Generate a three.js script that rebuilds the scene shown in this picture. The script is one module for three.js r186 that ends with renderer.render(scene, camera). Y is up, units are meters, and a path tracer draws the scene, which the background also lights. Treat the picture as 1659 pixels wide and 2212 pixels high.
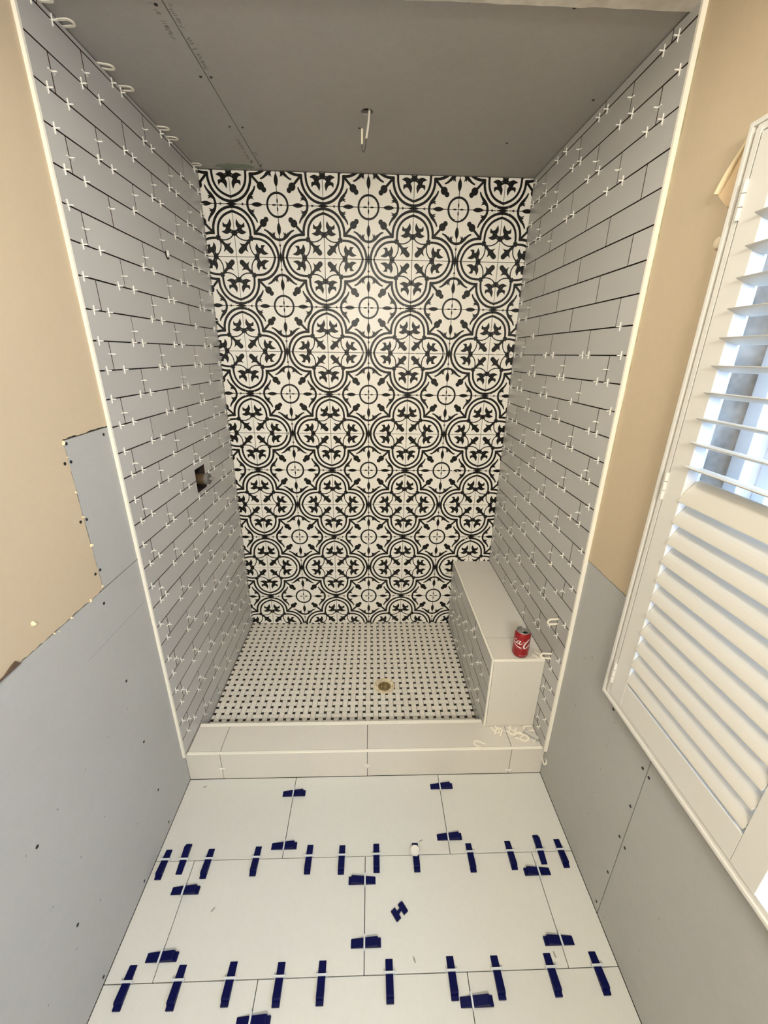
import * as THREE from 'three';
import { mergeGeometries } from 'three/addons/utils/BufferGeometryUtils.js';
import { RectAreaLightUniformsLib } from 'three/addons/lights/RectAreaLightUniformsLib.js';
import { RoundedBoxGeometry } from 'three/addons/geometries/RoundedBoxGeometry.js';

// ------------------------------------------------------------------ camera, sky, exposure
const scene = new THREE.Scene();
const camera = new THREE.PerspectiveCamera(2 * Math.atan(1106 / 884.65) * 180 / Math.PI, 1659 / 2212, 0.02, 200);
camera.position.set(0.0109, 1.6979, 2.2258);
camera.rotation.set(-0.3678, -0.0351, 0.0138, 'YXZ');
const renderer = new THREE.WebGLRenderer({ antialias: true });
renderer.toneMapping = THREE.LinearToneMapping;
renderer.toneMappingExposure = 1.12;
renderer.shadowMap.enabled = true;
scene.background = new THREE.Color().setRGB(0.46, 0.72, 1.12);
scene.backgroundIntensity = 7.5;
const WARM = new THREE.Color().setRGB(1.0, 0.95, 0.82), NEUTRAL = new THREE.Color().setRGB(0.97, 1.0, 0.98);
const CEILING_LAMP = 2.2, VANITY_LAMP = 2.5;

// ------------------------------------------------------------------ helpers
let seed = 7;
const rnd = () => { seed = (seed + 0x6d2b79f5) | 0; let t = Math.imul(seed ^ (seed >>> 15), 1 | seed); t = (t + Math.imul(t ^ (t >>> 7), 61 | t)) ^ t; return ((t ^ (t >>> 14)) >>> 0) / 4294967296; };
const jit = (a) => (rnd() * 2 - 1) * a;
const taken = {};
function numbered(n) { taken[n] = (taken[n] ?? -1) + 1; return taken[n] ? n + '_' + String(taken[n]).padStart(3, '0') : n; }
const ORD = ['zeroth', 'first', 'second', 'third', 'fourth', 'fifth', 'sixth', 'seventh', 'eighth', 'ninth', 'tenth', 'eleventh', 'twelfth', 'thirteenth', 'fourteenth', 'fifteenth', 'sixteenth', 'seventeenth', 'eighteenth', 'nineteenth'];
const ord = (n) => n < 20 ? ORD[n] : n === 20 ? 'twentieth' : n < 30 ? 'twenty-' + ORD[n - 20] : n === 30 ? 'thirtieth' : 'thirty-' + ORD[n - 30];
function tag(o, label, category, group, kind) { o.userData.label = label; o.userData.category = category; if (group) o.userData.group = group; if (kind) o.userData.kind = kind; return o; }
function group(name, label, category, [x, y, z] = [0, 0, 0], grp, kind) { const g = new THREE.Group(); g.name = numbered(name); g.position.set(x, y, z); scene.add(g); return tag(g, label, category, grp, kind); }
function add(name, geo, mat, parent, pos, rot) {
  const m = new THREE.Mesh(geo, mat); m.name = parent ? name : numbered(name); m.castShadow = m.receiveShadow = true;
  if (pos) m.position.set(...pos); if (rot) m.rotation.set(...rot);
  (parent ?? scene).add(m); return m;
}
function uvMetres(g) {                                   // uv in metres, by the way each face points
  if (!g.attributes.normal) g.computeVertexNormals();
  const p = g.attributes.position, n = g.attributes.normal, uv = new Float32Array(p.count * 2);
  for (let i = 0; i < p.count; i++) {
    const ax = Math.abs(n.getX(i)), ay = Math.abs(n.getY(i)), az = Math.abs(n.getZ(i));
    const [u, v] = ax >= ay && ax >= az ? [p.getZ(i), p.getY(i)] : ay >= az ? [p.getX(i), p.getZ(i)] : [p.getX(i), p.getY(i)];
    uv[2 * i] = u; uv[2 * i + 1] = v;
  }
  g.setAttribute('uv', new THREE.BufferAttribute(uv, 2)); return g;
}
const boxes = new Map();
function boxGeo(w, h, d, r = 0) {
  const k = [w, h, d, r].map((v) => Math.round(v * 1e4)).join();
  if (!boxes.has(k)) boxes.set(k, uvMetres(r ? new RoundedBoxGeometry(w, h, d, 1, r) : new THREE.BoxGeometry(w, h, d)));
  return boxes.get(k);
}
function box(name, x0, x1, y0, y1, z0, z1, mat, parent, r = 0) {        // a box by its world limits
  const o = parent ? parent.position : { x: 0, y: 0, z: 0 };
  return add(name, boxGeo(x1 - x0, y1 - y0, z1 - z0, r), mat, parent, [(x0 + x1) / 2 - o.x, (y0 + y1) / 2 - o.y, (z0 + z1) / 2 - o.z]);
}
function bx(x0, x1, y0, y1, z0, z1) { return new THREE.BoxGeometry(x1 - x0, y1 - y0, z1 - z0).translate((x0 + x1) / 2, (y0 + y1) / 2, (z0 + z1) / 2); }
const merged = (list) => uvMetres(mergeGeometries(list.map((g) => g.index ? g.toNonIndexed() : g)));
function extYZ(pts, x0, x1) {                             // an outline of [z, y] points, made solid from x0 to x1
  const s = new THREE.Shape(pts.map(([z, y]) => new THREE.Vector2(-z, y)));
  return uvMetres(new THREE.ExtrudeGeometry(s, { depth: x1 - x0, bevelEnabled: false }).rotateY(Math.PI / 2).translate(x0, 0, 0));
}
function extXZ(pts, y0, y1) {                             // an outline of [x, z] points, made solid from y0 to y1
  const s = new THREE.Shape(pts.map(([x, z]) => new THREE.Vector2(x, -z)));
  return uvMetres(new THREE.ExtrudeGeometry(s, { depth: y1 - y0, bevelEnabled: false }).rotateX(-Math.PI / 2).translate(0, y0, 0));
}
// value noise that repeats every n cells
function noise2(n, s) {
  const g = new Float32Array(n * n); let q = s; for (let i = 0; i < n * n; i++) { q = (Math.imul(q, 1664525) + 1013904223) | 0; g[i] = (q >>> 8) / 16777216; }
  const sm = (t) => t * t * (3 - 2 * t);
  return (x, y) => { x *= n; y *= n; const i = Math.floor(x), j = Math.floor(y), u = sm(x - i), v = sm(y - j); const at = (a, b) => g[((b % n + n) % n) * n + ((a % n + n) % n)];
    return (at(i, j) * (1 - u) + at(i + 1, j) * u) * (1 - v) + (at(i, j + 1) * (1 - u) + at(i + 1, j + 1) * u) * v; };
}
function grain(hex, amp, layers, size = 512, tint = [1, 1, 1]) {          // a mottled colour texture
  const c = new THREE.Color(hex).convertLinearToSRGB(), ns = layers.map(([n, w], i) => [noise2(n, 11 + i * 97 + n), w]), d = new Uint8Array(size * size * 4);
  for (let j = 0; j < size; j++) for (let i = 0; i < size; i++) {
    let v = 0; for (const [f, w] of ns) v += (f(i / size, j / size) - 0.5) * w;
    const k = (j * size + i) * 4; d[k] = 255 * Math.min(1, Math.max(0, c.r + v * amp * tint[0])); d[k + 1] = 255 * Math.min(1, Math.max(0, c.g + v * amp * tint[1])); d[k + 2] = 255 * Math.min(1, Math.max(0, c.b + v * amp * tint[2])); d[k + 3] = 255;
  }
  const t = new THREE.DataTexture(d, size, size); t.colorSpace = THREE.SRGBColorSpace; t.wrapS = t.wrapT = THREE.RepeatWrapping; t.magFilter = THREE.LinearFilter; t.minFilter = THREE.LinearMipmapLinearFilter; t.generateMipmaps = true; t.needsUpdate = true; return t;
}
const std = (o) => new THREE.MeshPhysicalMaterial({ roughness: 0.6, ...o });
const plain = (hex, roughness = 0.6, o = {}) => std({ color: hex, roughness, ...o });
function textured(hex, amp, layers, roughness, perMetre = 1, tint) { const m = std({ map: grain(hex, amp, layers, 512, tint), roughness }); m.map.repeat.set(perMetre, perMetre); return m; }

// ------------------------------------------------------------------ materials
const M = {
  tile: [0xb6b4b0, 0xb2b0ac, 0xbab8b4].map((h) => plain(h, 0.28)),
  large: [0xcdccc5, 0xcfcec7, 0xcac9c2].map((h) => textured(h, 0.012, [[90, 0.6], [220, 0.5], [6, 0.4]], 0.42, 1)),
  bench: [0xd6d1c7, 0xd3cec4].map((h) => textured(h, 0.012, [[90, 0.6], [220, 0.5], [6, 0.4]], 0.4, 1)),
  clay: plain(0x4a3026, 0.95),
  trim: plain(0xf0ebdd, 0.35),
  thinset: textured(0x2e2723, 0.08, [[60, 1], [200, 0.6]], 0.95, 1),
  darkbase: plain(0x231f1c, 0.95),
  gypsum: textured(0xb0afab, 0.016, [[5, 0.8], [40, 0.5], [160, 0.6]], 0.9, 0.9),
  gypsumBack: plain(0x4b4540, 0.95),
  ceilingBoard: textured(0xa39f99, 0.02, [[5, 0.9], [40, 0.4], [160, 0.6]], 0.9, 0.8),
  beige: textured(0xc4b296, 0.05, [[3, 0.9], [9, 0.5], [180, 0.2]], 0.75, 0.5, [1, 0.95, 0.85]),
  cream: plain(0xe4d3ae, 0.8),
  primer: textured(0xb0a686, 0.12, [[30, 1], [120, 0.7]], 0.85, 1),
  plaster: textured(0xc9c2b6, 0.1, [[12, 1], [70, 0.7]], 0.85, 1),
  spacer: plain(0xf3efe6, 0.45),
  shim: plain(0xf1ead9, 0.5),
  mosaicWhite: [0xe0dace, 0xdcd6ca, 0xe3ded2].map((h) => plain(h, 0.38)),
  mosaicBlack: plain(0x15130f, 0.3),
  grout: plain(0x37322c, 0.95),
  blue: plain(0x02073f, 0.5, { specularIntensity: 0.3 }),
  clip: std({ color: 0xe9ecef, roughness: 0.35, transmission: 0.35, thickness: 0 }),
  screw: plain(0x17171a, 0.6),
  white: plain(0xdcd9d2, 0.4),
  louver: plain(0xcfcabf, 0.42),
  vinyl: plain(0xe4e8ee, 0.4),
  glass: std({ color: 0xffffff, roughness: 0.02, transmission: 1, thickness: 0, ior: 1.5 }),
  drainCream: textured(0xd8c9a8, 0.16, [[9, 1], [50, 0.8]], 0.6, 6),
  drainCore: textured(0x7d6b45, 0.3, [[40, 1], [110, 0.7]], 0.7, 4),
};

// ------------------------------------------------------------------ the patterned cement tile (flat print)
function patternTexture() {
  const N = 768, cv = document.createElement('canvas'); cv.width = cv.height = N;
  const c = cv.getContext('2d');
  c.fillStyle = '#eee9df'; c.fillRect(0, 0, N, N);
  const f1 = noise2(9, 5), f2 = noise2(70, 8);
  for (let j = 0; j < N; j += 4) for (let i = 0; i < N; i += 4) { const v = (f1(i / N, j / N) - 0.5) * 0.05 + (f2(i / N, j / N) - 0.5) * 0.05; c.fillStyle = v > 0 ? `rgba(255,250,240,${v})` : `rgba(90,80,65,${-v})`; c.fillRect(i, j, 4, 4); }
  c.scale(N, N); const K = '#131210'; c.fillStyle = c.strokeStyle = K; c.lineJoin = 'round';
  const poly = (p) => { c.beginPath(); p.forEach(([x, y], i) => i ? c.lineTo(x, y) : c.moveTo(x, y)); c.closePath(); c.fill(); };
  const curve = (p) => { c.beginPath(); const n = p.length; for (let i = 0; i < n; i++) { const a = p[i], b = p[(i + 1) % n]; const mx = (a[0] + b[0]) / 2, my = (a[1] + b[1]) / 2; i ? c.quadraticCurveTo(a[0], a[1], mx, my) : c.moveTo(mx, my); } c.quadraticCurveTo(p[0][0], p[0][1], (p[0][0] + p[1][0]) / 2, (p[0][1] + p[1][1]) / 2); c.closePath(); c.fill(); };
  const leaf = (p) => { c.beginPath(); const n = p.length; c.moveTo(p[0][0], p[0][1]); for (let i = 1; i <= n; i++) { const a = p[i % n], b = p[(i + 1) % n]; if (a[2]) c.lineTo(a[0], a[1]); else { const e = b[2] ? [b[0], b[1]] : [(a[0] + b[0]) / 2, (a[1] + b[1]) / 2]; c.quadraticCurveTo(a[0], a[1], e[0], e[1]); } } c.closePath(); c.fill(); };
  const dot = (x, y, r) => { c.beginPath(); c.arc(x, y, r, 0, 7); c.fill(); };
  const half = () => {
    // lens leaves on the joint beside the ring
    c.beginPath(); c.moveTo(0.32, 0); c.quadraticCurveTo(0.44, 0.085, 0.57, 0.004); c.lineTo(0.57, 0); c.closePath(); c.fill();
    c.fillRect(0.22, 0, 0.45, 0.007); c.fillRect(0.66, 0, 0.3, 0.006);
    c.beginPath(); c.moveTo(0.02, 0); c.quadraticCurveTo(0.08, 0.032, 0.13, 0); c.closePath(); c.fill();
    // bracket scroll with two barbs
    c.beginPath(); c.moveTo(0.68, 0); c.bezierCurveTo(0.675, 0.10, 0.63, 0.165, 0.56, 0.225); c.quadraticCurveTo(0.495, 0.28, 0.478, 0.34); c.lineTo(0.452, 0.328); c.quadraticCurveTo(0.462, 0.255, 0.515, 0.20); c.bezierCurveTo(0.59, 0.14, 0.625, 0.085, 0.628, 0); c.closePath(); c.fill();
    poly([[0.625, 0.07], [0.57, 0.105], [0.495, 0.085], [0.535, 0.125], [0.50, 0.135], [0.545, 0.155], [0.5, 0.20], [0.57, 0.185]]);
    poly([[0.745, 0.03], [0.80, 0], [0.745, 0]]);
    poly([[0.86, 0], [1, 0.04], [1, 0]]);
    // outer and inner bands of the lobe on the far joint
    c.lineWidth = 0.053; c.beginPath(); c.arc(0.505, 1, 0.455, Math.PI, Math.PI * 1.518); c.stroke();
    c.lineWidth = 0.047; c.beginPath(); c.moveTo(0.128, 1.01); c.quadraticCurveTo(0.15, 0.93, 0.175, 0.875); c.quadraticCurveTo(0.25, 0.70, 0.43, 0.655); c.quadraticCurveTo(0.53, 0.635, 0.64, 0.645); c.stroke();
    // thin tendril from the knot to the joint, its node, and the tulip
    c.lineWidth = 0.025; c.beginPath(); c.moveTo(0.67, 0.69); c.bezierCurveTo(0.70, 0.82, 0.64, 0.93, 0.545, 0.995); c.stroke();
    poly([[0.488, 0.985], [0.475, 0.955], [0.515, 0.95], [0.533, 0.895], [0.557, 0.945], [0.605, 0.93], [0.585, 0.965], [0.60, 1], [0.49, 1]]);
    c.lineWidth = 0.032; c.beginPath(); c.moveTo(0.54, 0.985); c.lineTo(0.455, 0.90); c.stroke();
    leaf([[0.462, 0.905, 1], [0.50, 0.945], [0.545, 0.90], [0.572, 0.80], [0.517, 0.722, 1], [0.497, 0.79], [0.468, 0.822], [0.437, 0.822, 1], [0.440, 0.77], [0.395, 0.752], [0.330, 0.768, 1], [0.372, 0.795], [0.385, 0.84], [0.352, 0.888], [0.270, 0.928, 1], [0.335, 0.952], [0.41, 0.952]]);
    // half of the fleur towards the flower's middle
    poly([[0.655, 0.655], [0.695, 0.66], [0.745, 0.715], [0.785, 0.742], [0.84, 0.750], [0.915, 0.722], [0.872, 0.778], [0.858, 0.82], [0.84, 0.84]]);
  };
  half(); c.save(); c.transform(0, 1, 1, 0, 0, 0); half(); c.restore();
  c.lineWidth = 0.043; c.beginPath(); c.arc(0, 0, 0.222, 0, 7); c.stroke();
  c.lineWidth = 0.050; c.beginPath(); c.moveTo(0.545, 0.545); c.lineTo(0.36, 0.36); c.stroke();
  dot(0.338, 0.338, 0.076); dot(0.272, 0.272, 0.052); dot(0.545, 0.545, 0.028);
  poly([[0.59, 0.60], [0.60, 0.59], [0.685, 0.60], [0.69, 0.625], [0.675, 0.645], [0.685, 0.685], [0.645, 0.675], [0.625, 0.69], [0.60, 0.685]]);
  poly([[0.64, 0.685], [0.685, 0.64], [0.785, 0.742], [0.855, 0.80], [0.80, 0.855], [0.742, 0.785]]);
  c.lineWidth = 0.108; c.lineCap = 'round'; c.beginPath(); c.moveTo(0.825, 0.825); c.lineTo(0.890, 0.890); c.stroke();
  const t = new THREE.CanvasTexture(cv); t.colorSpace = THREE.SRGBColorSpace; t.anisotropy = 8; return t;
}
M.pattern = std({ map: patternTexture(), roughness: 0.35, specularIntensity: 0.5 });

// ------------------------------------------------------------------ the measured room
const XL = -0.7446, XR = 0.7408, WL = -0.7535, WR = 0.7531, CEIL = 2.4423, PAN = 0.072, CURB = 0.1486, ZT = 0.9965, ZF = 3.45;
const HOLE = { z0: 0.393, z1: 0.498, y0: 1.118, y1: 1.2235 };

// ---- back wall
{
  const w = group('wall_back', 'back shower wall of black and white patterned cement tiles', 'wall', [0, 0, 0], null, 'structure');
  box('backing', -0.95, 0.95, -0.02, 2.62, -0.16, -0.0065, M.thinset, w);
  const P = 0.2045, Y0 = 0.2718, geos = new Map();
  for (let m = -1; m < 11; m++) for (let n = -4; n < 4; n++) {
    const x0 = Math.max(n * P + 0.0013, XL + 0.001), x1 = Math.min((n + 1) * P - 0.0013, XR - 0.001), y0 = Math.max(Y0 + m * P + 0.0013, 0.066), y1 = Math.min(Y0 + (m + 1) * P - 0.0013, CEIL - 0.003);
    if (x1 - x0 < 0.004 || y1 - y0 < 0.004) continue;
    const ev = (k) => (k & 1) === 0, key = [ev(n), ev(m), (x0 - n * P).toFixed(4), (x1 - n * P).toFixed(4), (y0 - Y0 - m * P).toFixed(4), (y1 - Y0 - m * P).toFixed(4)].join();
    if (!geos.has(key)) {
      const g = new THREE.BoxGeometry(x1 - x0, y1 - y0, 0.009), p = g.attributes.position, uv = g.attributes.uv;
      for (let i = 0; i < p.count; i++) {
        const a = (p.getX(i) + (x0 + x1) / 2 - n * P) / P, b = (p.getY(i) + (y0 + y1) / 2 - Y0 - m * P) / P;
        uv.setXY(i, ev(n) ? a : 1 - a, ev(m) ? 1 - b : b);
      }
      geos.set(key, g);
    }
    add('tile', geos.get(key), M.pattern, w, [(x0 + x1) / 2, (y0 + y1) / 2, -0.0045 + jit(0.0003)]);
  }
}

// ---- subway tiling shared by the side walls and the bench
const glazed = (dir) => { const g = mats(M.tile); return dir > 0 ? [g, M.clay, M.clay, M.clay, M.clay, M.clay] : [M.clay, g, M.clay, M.clay, M.clay, M.clay]; };
const mats = (list) => list[Math.floor(rnd() * list.length)];
const CURB_CUT = { z0: 0.836, z1: 3, y0: -1, y1: CURB + 0.0012 };
function cutRect(z0, z1, y0, y1, h) {                     // the rectangles left of a tile after a square hole
  if (!h || z1 <= h.z0 || z0 >= h.z1 || y1 <= h.y0 || y0 >= h.y1) return [[z0, z1, y0, y1]];
  const out = []; if (h.z0 > z0) out.push([z0, h.z0, y0, y1]); if (h.z1 < z1) out.push([h.z1, z1, y0, y1]);
  const a = Math.max(z0, h.z0), b = Math.min(z1, h.z1); if (h.y0 > y0) out.push([a, b, y0, h.y0]); if (h.y1 < y1) out.push([a, b, h.y1, y1]); return out;
}
function faced(g, dir) {                                   // the glazed face in one material group, the clay sides in another
  const n = g.attributes.normal, front = [], rest = []; for (let i = 0; i < n.count; i += 3) (n.getX(i) * dir > 0.5 ? front : rest).push(i, i + 1, i + 2);
  g.setIndex([...front, ...rest]); g.addGroup(0, front.length, 0); g.addGroup(front.length, rest.length, 1); return g;
}
function subway(parent, xf, dir, lineAt, pitch, yMin, yMax, zMin, zMax, jointsEven, jointsOdd, hole, skip) {
  // dir: the way the glazed face points along x; rows are numbered from the line given
  const k0 = Math.ceil((yMin - lineAt) / pitch - 1), k1 = Math.floor((yMax - lineAt) / pitch), rows = [];
  for (let k = k0; k <= k1; k++) {
    const y0 = Math.max(lineAt + k * pitch + 0.0019, yMin), y1 = Math.min(lineAt + (k + 1) * pitch - 0.0019, yMax); if (y1 - y0 < 0.003) continue;
    const J = (k & 1) === 0 ? jointsEven : jointsOdd, cuts = [zMin, ...J.filter((z) => z > zMin + 0.004 && z < zMax - 0.004).sort((a, b) => a - b), zMax];
    rows.push({ k, y0, y1, line: lineAt + k * pitch, joints: cuts.slice(1, -1) });
    for (let i = 0; i + 1 < cuts.length; i++) {
      const z0 = cuts[i] + (i ? 0.0017 : 0), z1 = cuts[i + 1] - (i + 2 < cuts.length ? 0.0017 : 0); if (skip && skip(y0, y1, z0, z1)) continue;
      const [a, b] = dir > 0 ? [xf - 0.009, xf] : [xf, xf + 0.009], dx = jit(0.0003), parts = cutRect(z0, z1, y0, y1, hole).flatMap((q) => cutRect(...q, CURB_CUT)); if (!parts.length) continue;
      if (parts.length === 1 && [z0, z1, y0, y1].every((v, q) => parts[0][q] === v)) box('tile', a, b, y0, y1, z0, z1, glazed(dir), parent).position.x += dx;
      else add('tile', faced(merged(parts.map(([p, q, r, s]) => bx(a, b, r, s, p, q))), dir), [mats(M.tile), M.clay], parent);
    }
  }
  return rows;
}

// ---- ragged outlines for the broken plaster
function ragged(z0, y0, z1, y1, step, amp) { const n = Math.max(2, Math.round(Math.hypot(z1 - z0, y1 - y0) / step)), out = []; for (let i = 0; i <= n; i++) { const t = i / n, e = i && i < n ? jit(amp) : 0, v = Math.abs(z1 - z0) > Math.abs(y1 - y0); out.push([z0 + (z1 - z0) * t + (v ? jit(step * 0.2) * (i && i < n) : e), y0 + (y1 - y0) * t + (v ? e : 0)]); } return out; }
const fleck = new THREE.SphereGeometry(0.004, 8, 5);
function scuffs(parent, list, x, hex) { const m = plain(hex, 0.95); for (const [y, z] of list) add('scuff', fleck, m, parent, [x, y, z], [jit(1.2), 0, 0]).scale.set(0.08, 0.45 + rnd() * 0.6, 0.35 + rnd() * 0.3); }
const screwGeo = new THREE.CylinderGeometry(0.0042, 0.0042, 0.0012, 12);
function screws(parent, list, x, out) { for (const [y, z] of list) add('screw', screwGeo, M.screw, parent, [x + out * 0.0004, y, z], [0, 0, Math.PI / 2]); }

// ---- left wall
let leftRows, rightRows, benchRows;
{
  const w = group('wall_left', 'left wall, white subway tile in the shower and bare board beside it', 'wall', [0, 0, 0], null, 'structure');
  const H = HOLE, xa = -0.92, xb = -0.7505;
  add('backing', merged([bx(xa, xb, -0.02, 2.62, -0.16, H.z0), bx(xa, xb, CURB, 2.62, H.z1, ZT), bx(xa, xb, -0.02, CURB, H.z1, 0.981), bx(xa, xb, -0.02, H.y0, H.z0, H.z1), bx(xa, xb, H.y1, 2.62, H.z0, H.z1), bx(xa - 0.03, xa, 1.0, 1.35, 0.3, 0.6)]), M.thinset, w);
  box('stud_backing', -0.92, -0.7665, -0.02, 2.62, ZT, ZF + 0.1, M.gypsumBack, w);
  leftRows = subway(w, XL, 1, 1.8785, 0.0782, PAN, CEIL - 0.004, 0.0005, ZT, [0.7775, 0.472, 0.167], [0.925, 0.62, 0.315, 0.0095], HOLE);
  box('edge_trim', WL, XL + 0.0006, CURB, CEIL - 0.002, ZT, 1.0042, M.trim, w);
  const lower = add('drywall_board', extYZ([[0.982, 0.0014], [ZF, 0.0014], [ZF, 1.056], [1.0042, 1.0575], [1.0042, CURB], [0.982, CURB]], -0.7665, WL), M.gypsum, w);
  screws(lower, [[1.0207, 1.2004], [0.7321, 1.1953], [0.4665, 1.1912], [0.2216, 1.1844], [0.6326, 1.6016], [0.2954, 1.5915], [0.0309, 1.1754], [0.0227, 1.3577], [0.0209, 1.586]], WL, 1);
  scuffs(lower, [[0.647, 1.223], [0.650, 1.326], [0.647, 1.424], [0.648, 1.529], [0.445, 1.417], [0.247, 1.314], [0.446, 1.520], [0.243, 1.514], [0.443, 1.623], [0.242, 1.616], [0.647, 1.628], [0.243, 1.716]], WL, 0x8d8a85);
  const pen = add('pencil_line', new THREE.BoxGeometry(0.0003, 0.0007, 0.294), plain(0x6a6865, 0.9), lower, [WL, 0.9094, 1.1638]); pen.rotation.x = -0.013;
  const patch = add('drywall_board', extYZ([[1.0042, 1.0612], ...ragged(1.187, 1.0615, 1.1895, 1.486, 0.03, 0.0012), [1.0042, 1.4895]], -0.7665, WL), M.gypsum, w);
  screws(patch, [[1.4313, 1.1815], [1.2722, 1.1805], [1.4731, 1.0287], [1.1185, 1.1805], [1.478, 1.181]], WL, 1);
  const pl = add('plaster', extYZ([[1.0042, CEIL], [1.0042, 1.4955], ...ragged(1.0042, 1.4945, 1.1895, 1.4905, 0.011, 0.0022), ...ragged(1.1915, 1.4895, 1.1895, 1.0665, 0.012, 0.0016), ...ragged(1.1915, 1.0615, 1.75, 1.0585, 0.012, 0.0025), [ZF, 1.0605], [ZF, CEIL]], -0.7665, WL + 0.0009), M.beige, w);
  screws(pl, [[1.4324, 1.2047], [1.2752, 1.2054], [1.118, 1.2036]], WL + 0.0009, 1);
  const chip = new THREE.DodecahedronGeometry(0.0045, 0);
  for (const [y, z, s] of [[1.482, 1.1915, 1.4], [1.445, 1.191, 0.8], [1.353, 1.1935, 1.3], [1.283, 1.192, 1.2], [1.2, 1.1915, 1.4], [1.07, 1.191, 1.0], [1.0605, 1.247, 1.1], [1.058, 1.323, 1], [1.0585, 1.385, 1], [1.052, 1.37, 0.6], [0.99 + 0.13, 1.43, 1.6]]) add('plaster_chip', chip, M.cream, w, [WL + 0.001, y, z], [rnd() * 3, rnd() * 3, rnd() * 3]).scale.set(0.5 * s, 0.8 * s, 1.1 * s);
  add('torn_paper', extYZ([[1.488, 1.0595], [1.497, 1.073], [1.508, 1.071], [1.53, 1.0625], [1.56, 1.06], [1.56, 1.0575]], WL, WL + 0.004), plain(0x5d4c3d, 0.9), w);
}

// ---- right wall with the window opening
const WIN = { z0: 1.303, z1: 2.31, y0: 0.775, y1: 2.087 };
{
  const w = group('wall_right', 'right wall, white subway tile in the shower and tan paint round the window', 'wall', [0, 0, 0], null, 'structure');
  add('backing', merged([bx(0.747, 0.94, CURB, 2.62, -0.16, ZT), bx(0.747, 0.94, -0.02, CURB, -0.16, 0.981)]), M.thinset, w);
  const a = 0.766, b = 0.94;
  add('stud_backing', merged([bx(a, b, -0.02, 2.62, ZT, WIN.z0), bx(a, b, -0.02, 2.62, WIN.z1, ZF + 0.1), bx(a, b, -0.02, WIN.y0, WIN.z0, WIN.z1), bx(a, b, WIN.y1, 2.62, WIN.z0, WIN.z1)]), M.gypsumBack, w);
  rightRows = subway(w, XR, -1, 1.7033, 0.0788, PAN, CEIL - 0.004, 0.0005, ZT, [0.761, 0.4565, 0.152], [0.908, 0.6035, 0.299], null);
  box('edge_trim', XR - 0.0006, WR, CURB, CEIL - 0.002, ZT, 1.0042, M.trim, w);
  const low = add('drywall_board', extYZ([[0.982, 0.0014], [1.4675, 0.0014], [1.4735, WIN.y0], [WIN.z0, WIN.y0], [WIN.z0, 1.049], ...ragged(1.29, 1.0488, 1.0042, 1.0492, 0.02, 0.0006), [1.0042, CURB], [0.982, CURB]], WR, a), M.gypsum, w);
  screws(low, [[0.6953, 1.2971], [0.6544, 1.4578], [0.5034, 1.4591], [0.3672, 1.4574], [0.1978, 1.4585], [0.0323, 1.4536]], WR, -1);
  scuffs(low, [[0.724, 1.104], [0.661, 1.314], [0.559, 1.314], [0.459, 1.314], [0.349, 1.314], [0.246, 1.314], [0.720, 1.104], [0.760, 1.145], [0.520, 1.116], [0.435, 1.112]], WR, 0x88847d);
  const low2 = add('drywall_board', extYZ([[1.4708, 0.0014], [ZF, 0.0014], [ZF, WIN.y0], [1.4765, WIN.y0]], WR, a), M.gypsum, w);
  screws(low2, [[0.6539, 1.4844], [0.3634, 1.4858]], WR, -1);
  scuffs(low2, [[0.352, 1.641], [0.171, 1.628], [0.039, 1.497]], WR, 0x88847d);
  add('plaster', merged([extYZ([...ragged(1.0042, 1.0525, WIN.z0, 1.0525, 0.012, 0.0014), [WIN.z0, WIN.y1], [WIN.z1, WIN.y1], [WIN.z1, WIN.y0 + 0.001], [ZF, WIN.y0 + 0.001], [ZF, CEIL], [1.0042, CEIL]], WR - 0.0008, a)]), M.beige, w);
  // torn face paper curling off beside the window frame
  const flap = (pts) => { const g = new THREE.BufferGeometry(); g.setAttribute('position', new THREE.Float32BufferAttribute(pts.flat(), 3)); g.computeVertexNormals(); return uvMetres(g); };
  const A = [0.7515, 2.108, 1.236], B = [0.736, 2.0195, 1.2065], C = [0.7505, 1.985, 1.245], D = [0.7505, 2.108, 1.262], E2 = [0.744, 1.994, 1.228], th = (p) => [p[0] + 0.0012, p[1], p[2]];
  const tri = (p, q, r) => [p, q, r, th(p), th(r), th(q)];
  add('torn_paper', flap([...tri(A, B, E2), ...tri(A, E2, C), ...tri(A, C, D)]), plain(0xd3b995, 0.9), w);
  const roll = new THREE.CatmullRomCurve3([[0.7505, 2.108, 1.2365], [0.746, 2.08, 1.228], [0.740, 2.048, 1.2155], [0.7355, 2.0190, 1.2063]].map((p) => new THREE.Vector3(...p)));
  const rg = new THREE.TubeGeometry(roll, 14, 0.0058, 8); { const p = rg.attributes.position; for (let i = 0; i < p.count; i++) { const k = Math.floor(i / 9) / 14, c = roll.getPoint(k), s = (0.25 + 0.85 * Math.min(1, k * 1.6)) * (1 + jit(0.06)); p.setXYZ(i, c.x + (p.getX(i) - c.x) * s, c.y + (p.getY(i) - c.y) * s, c.z + (p.getZ(i) - c.z) * s); } rg.computeVertexNormals(); }
  add('torn_paper_roll', rg, M.cream, w);
  for (let k = 0; k < 2; k++) { const z = [[1.0055, 1.0115], [1.0055, 1.0095]][k], y = [[1.62, 2.38], [1.30, 1.58]][k]; add('primer_smear', extYZ([[z[0], y[0]], ...ragged(z[1], y[0], z[1], y[1], 0.02, 0.002), [z[0], y[1]]], WR - 0.0011, WR), M.primer, w); }
  const blob = new THREE.SphereGeometry(0.013, 14, 10); add('foam_blob', blob, plain(0xe2d2b8, 0.85), w, [0.750, 1.928, 1.228]).scale.set(0.5, 0.9, 0.8);
}

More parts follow.
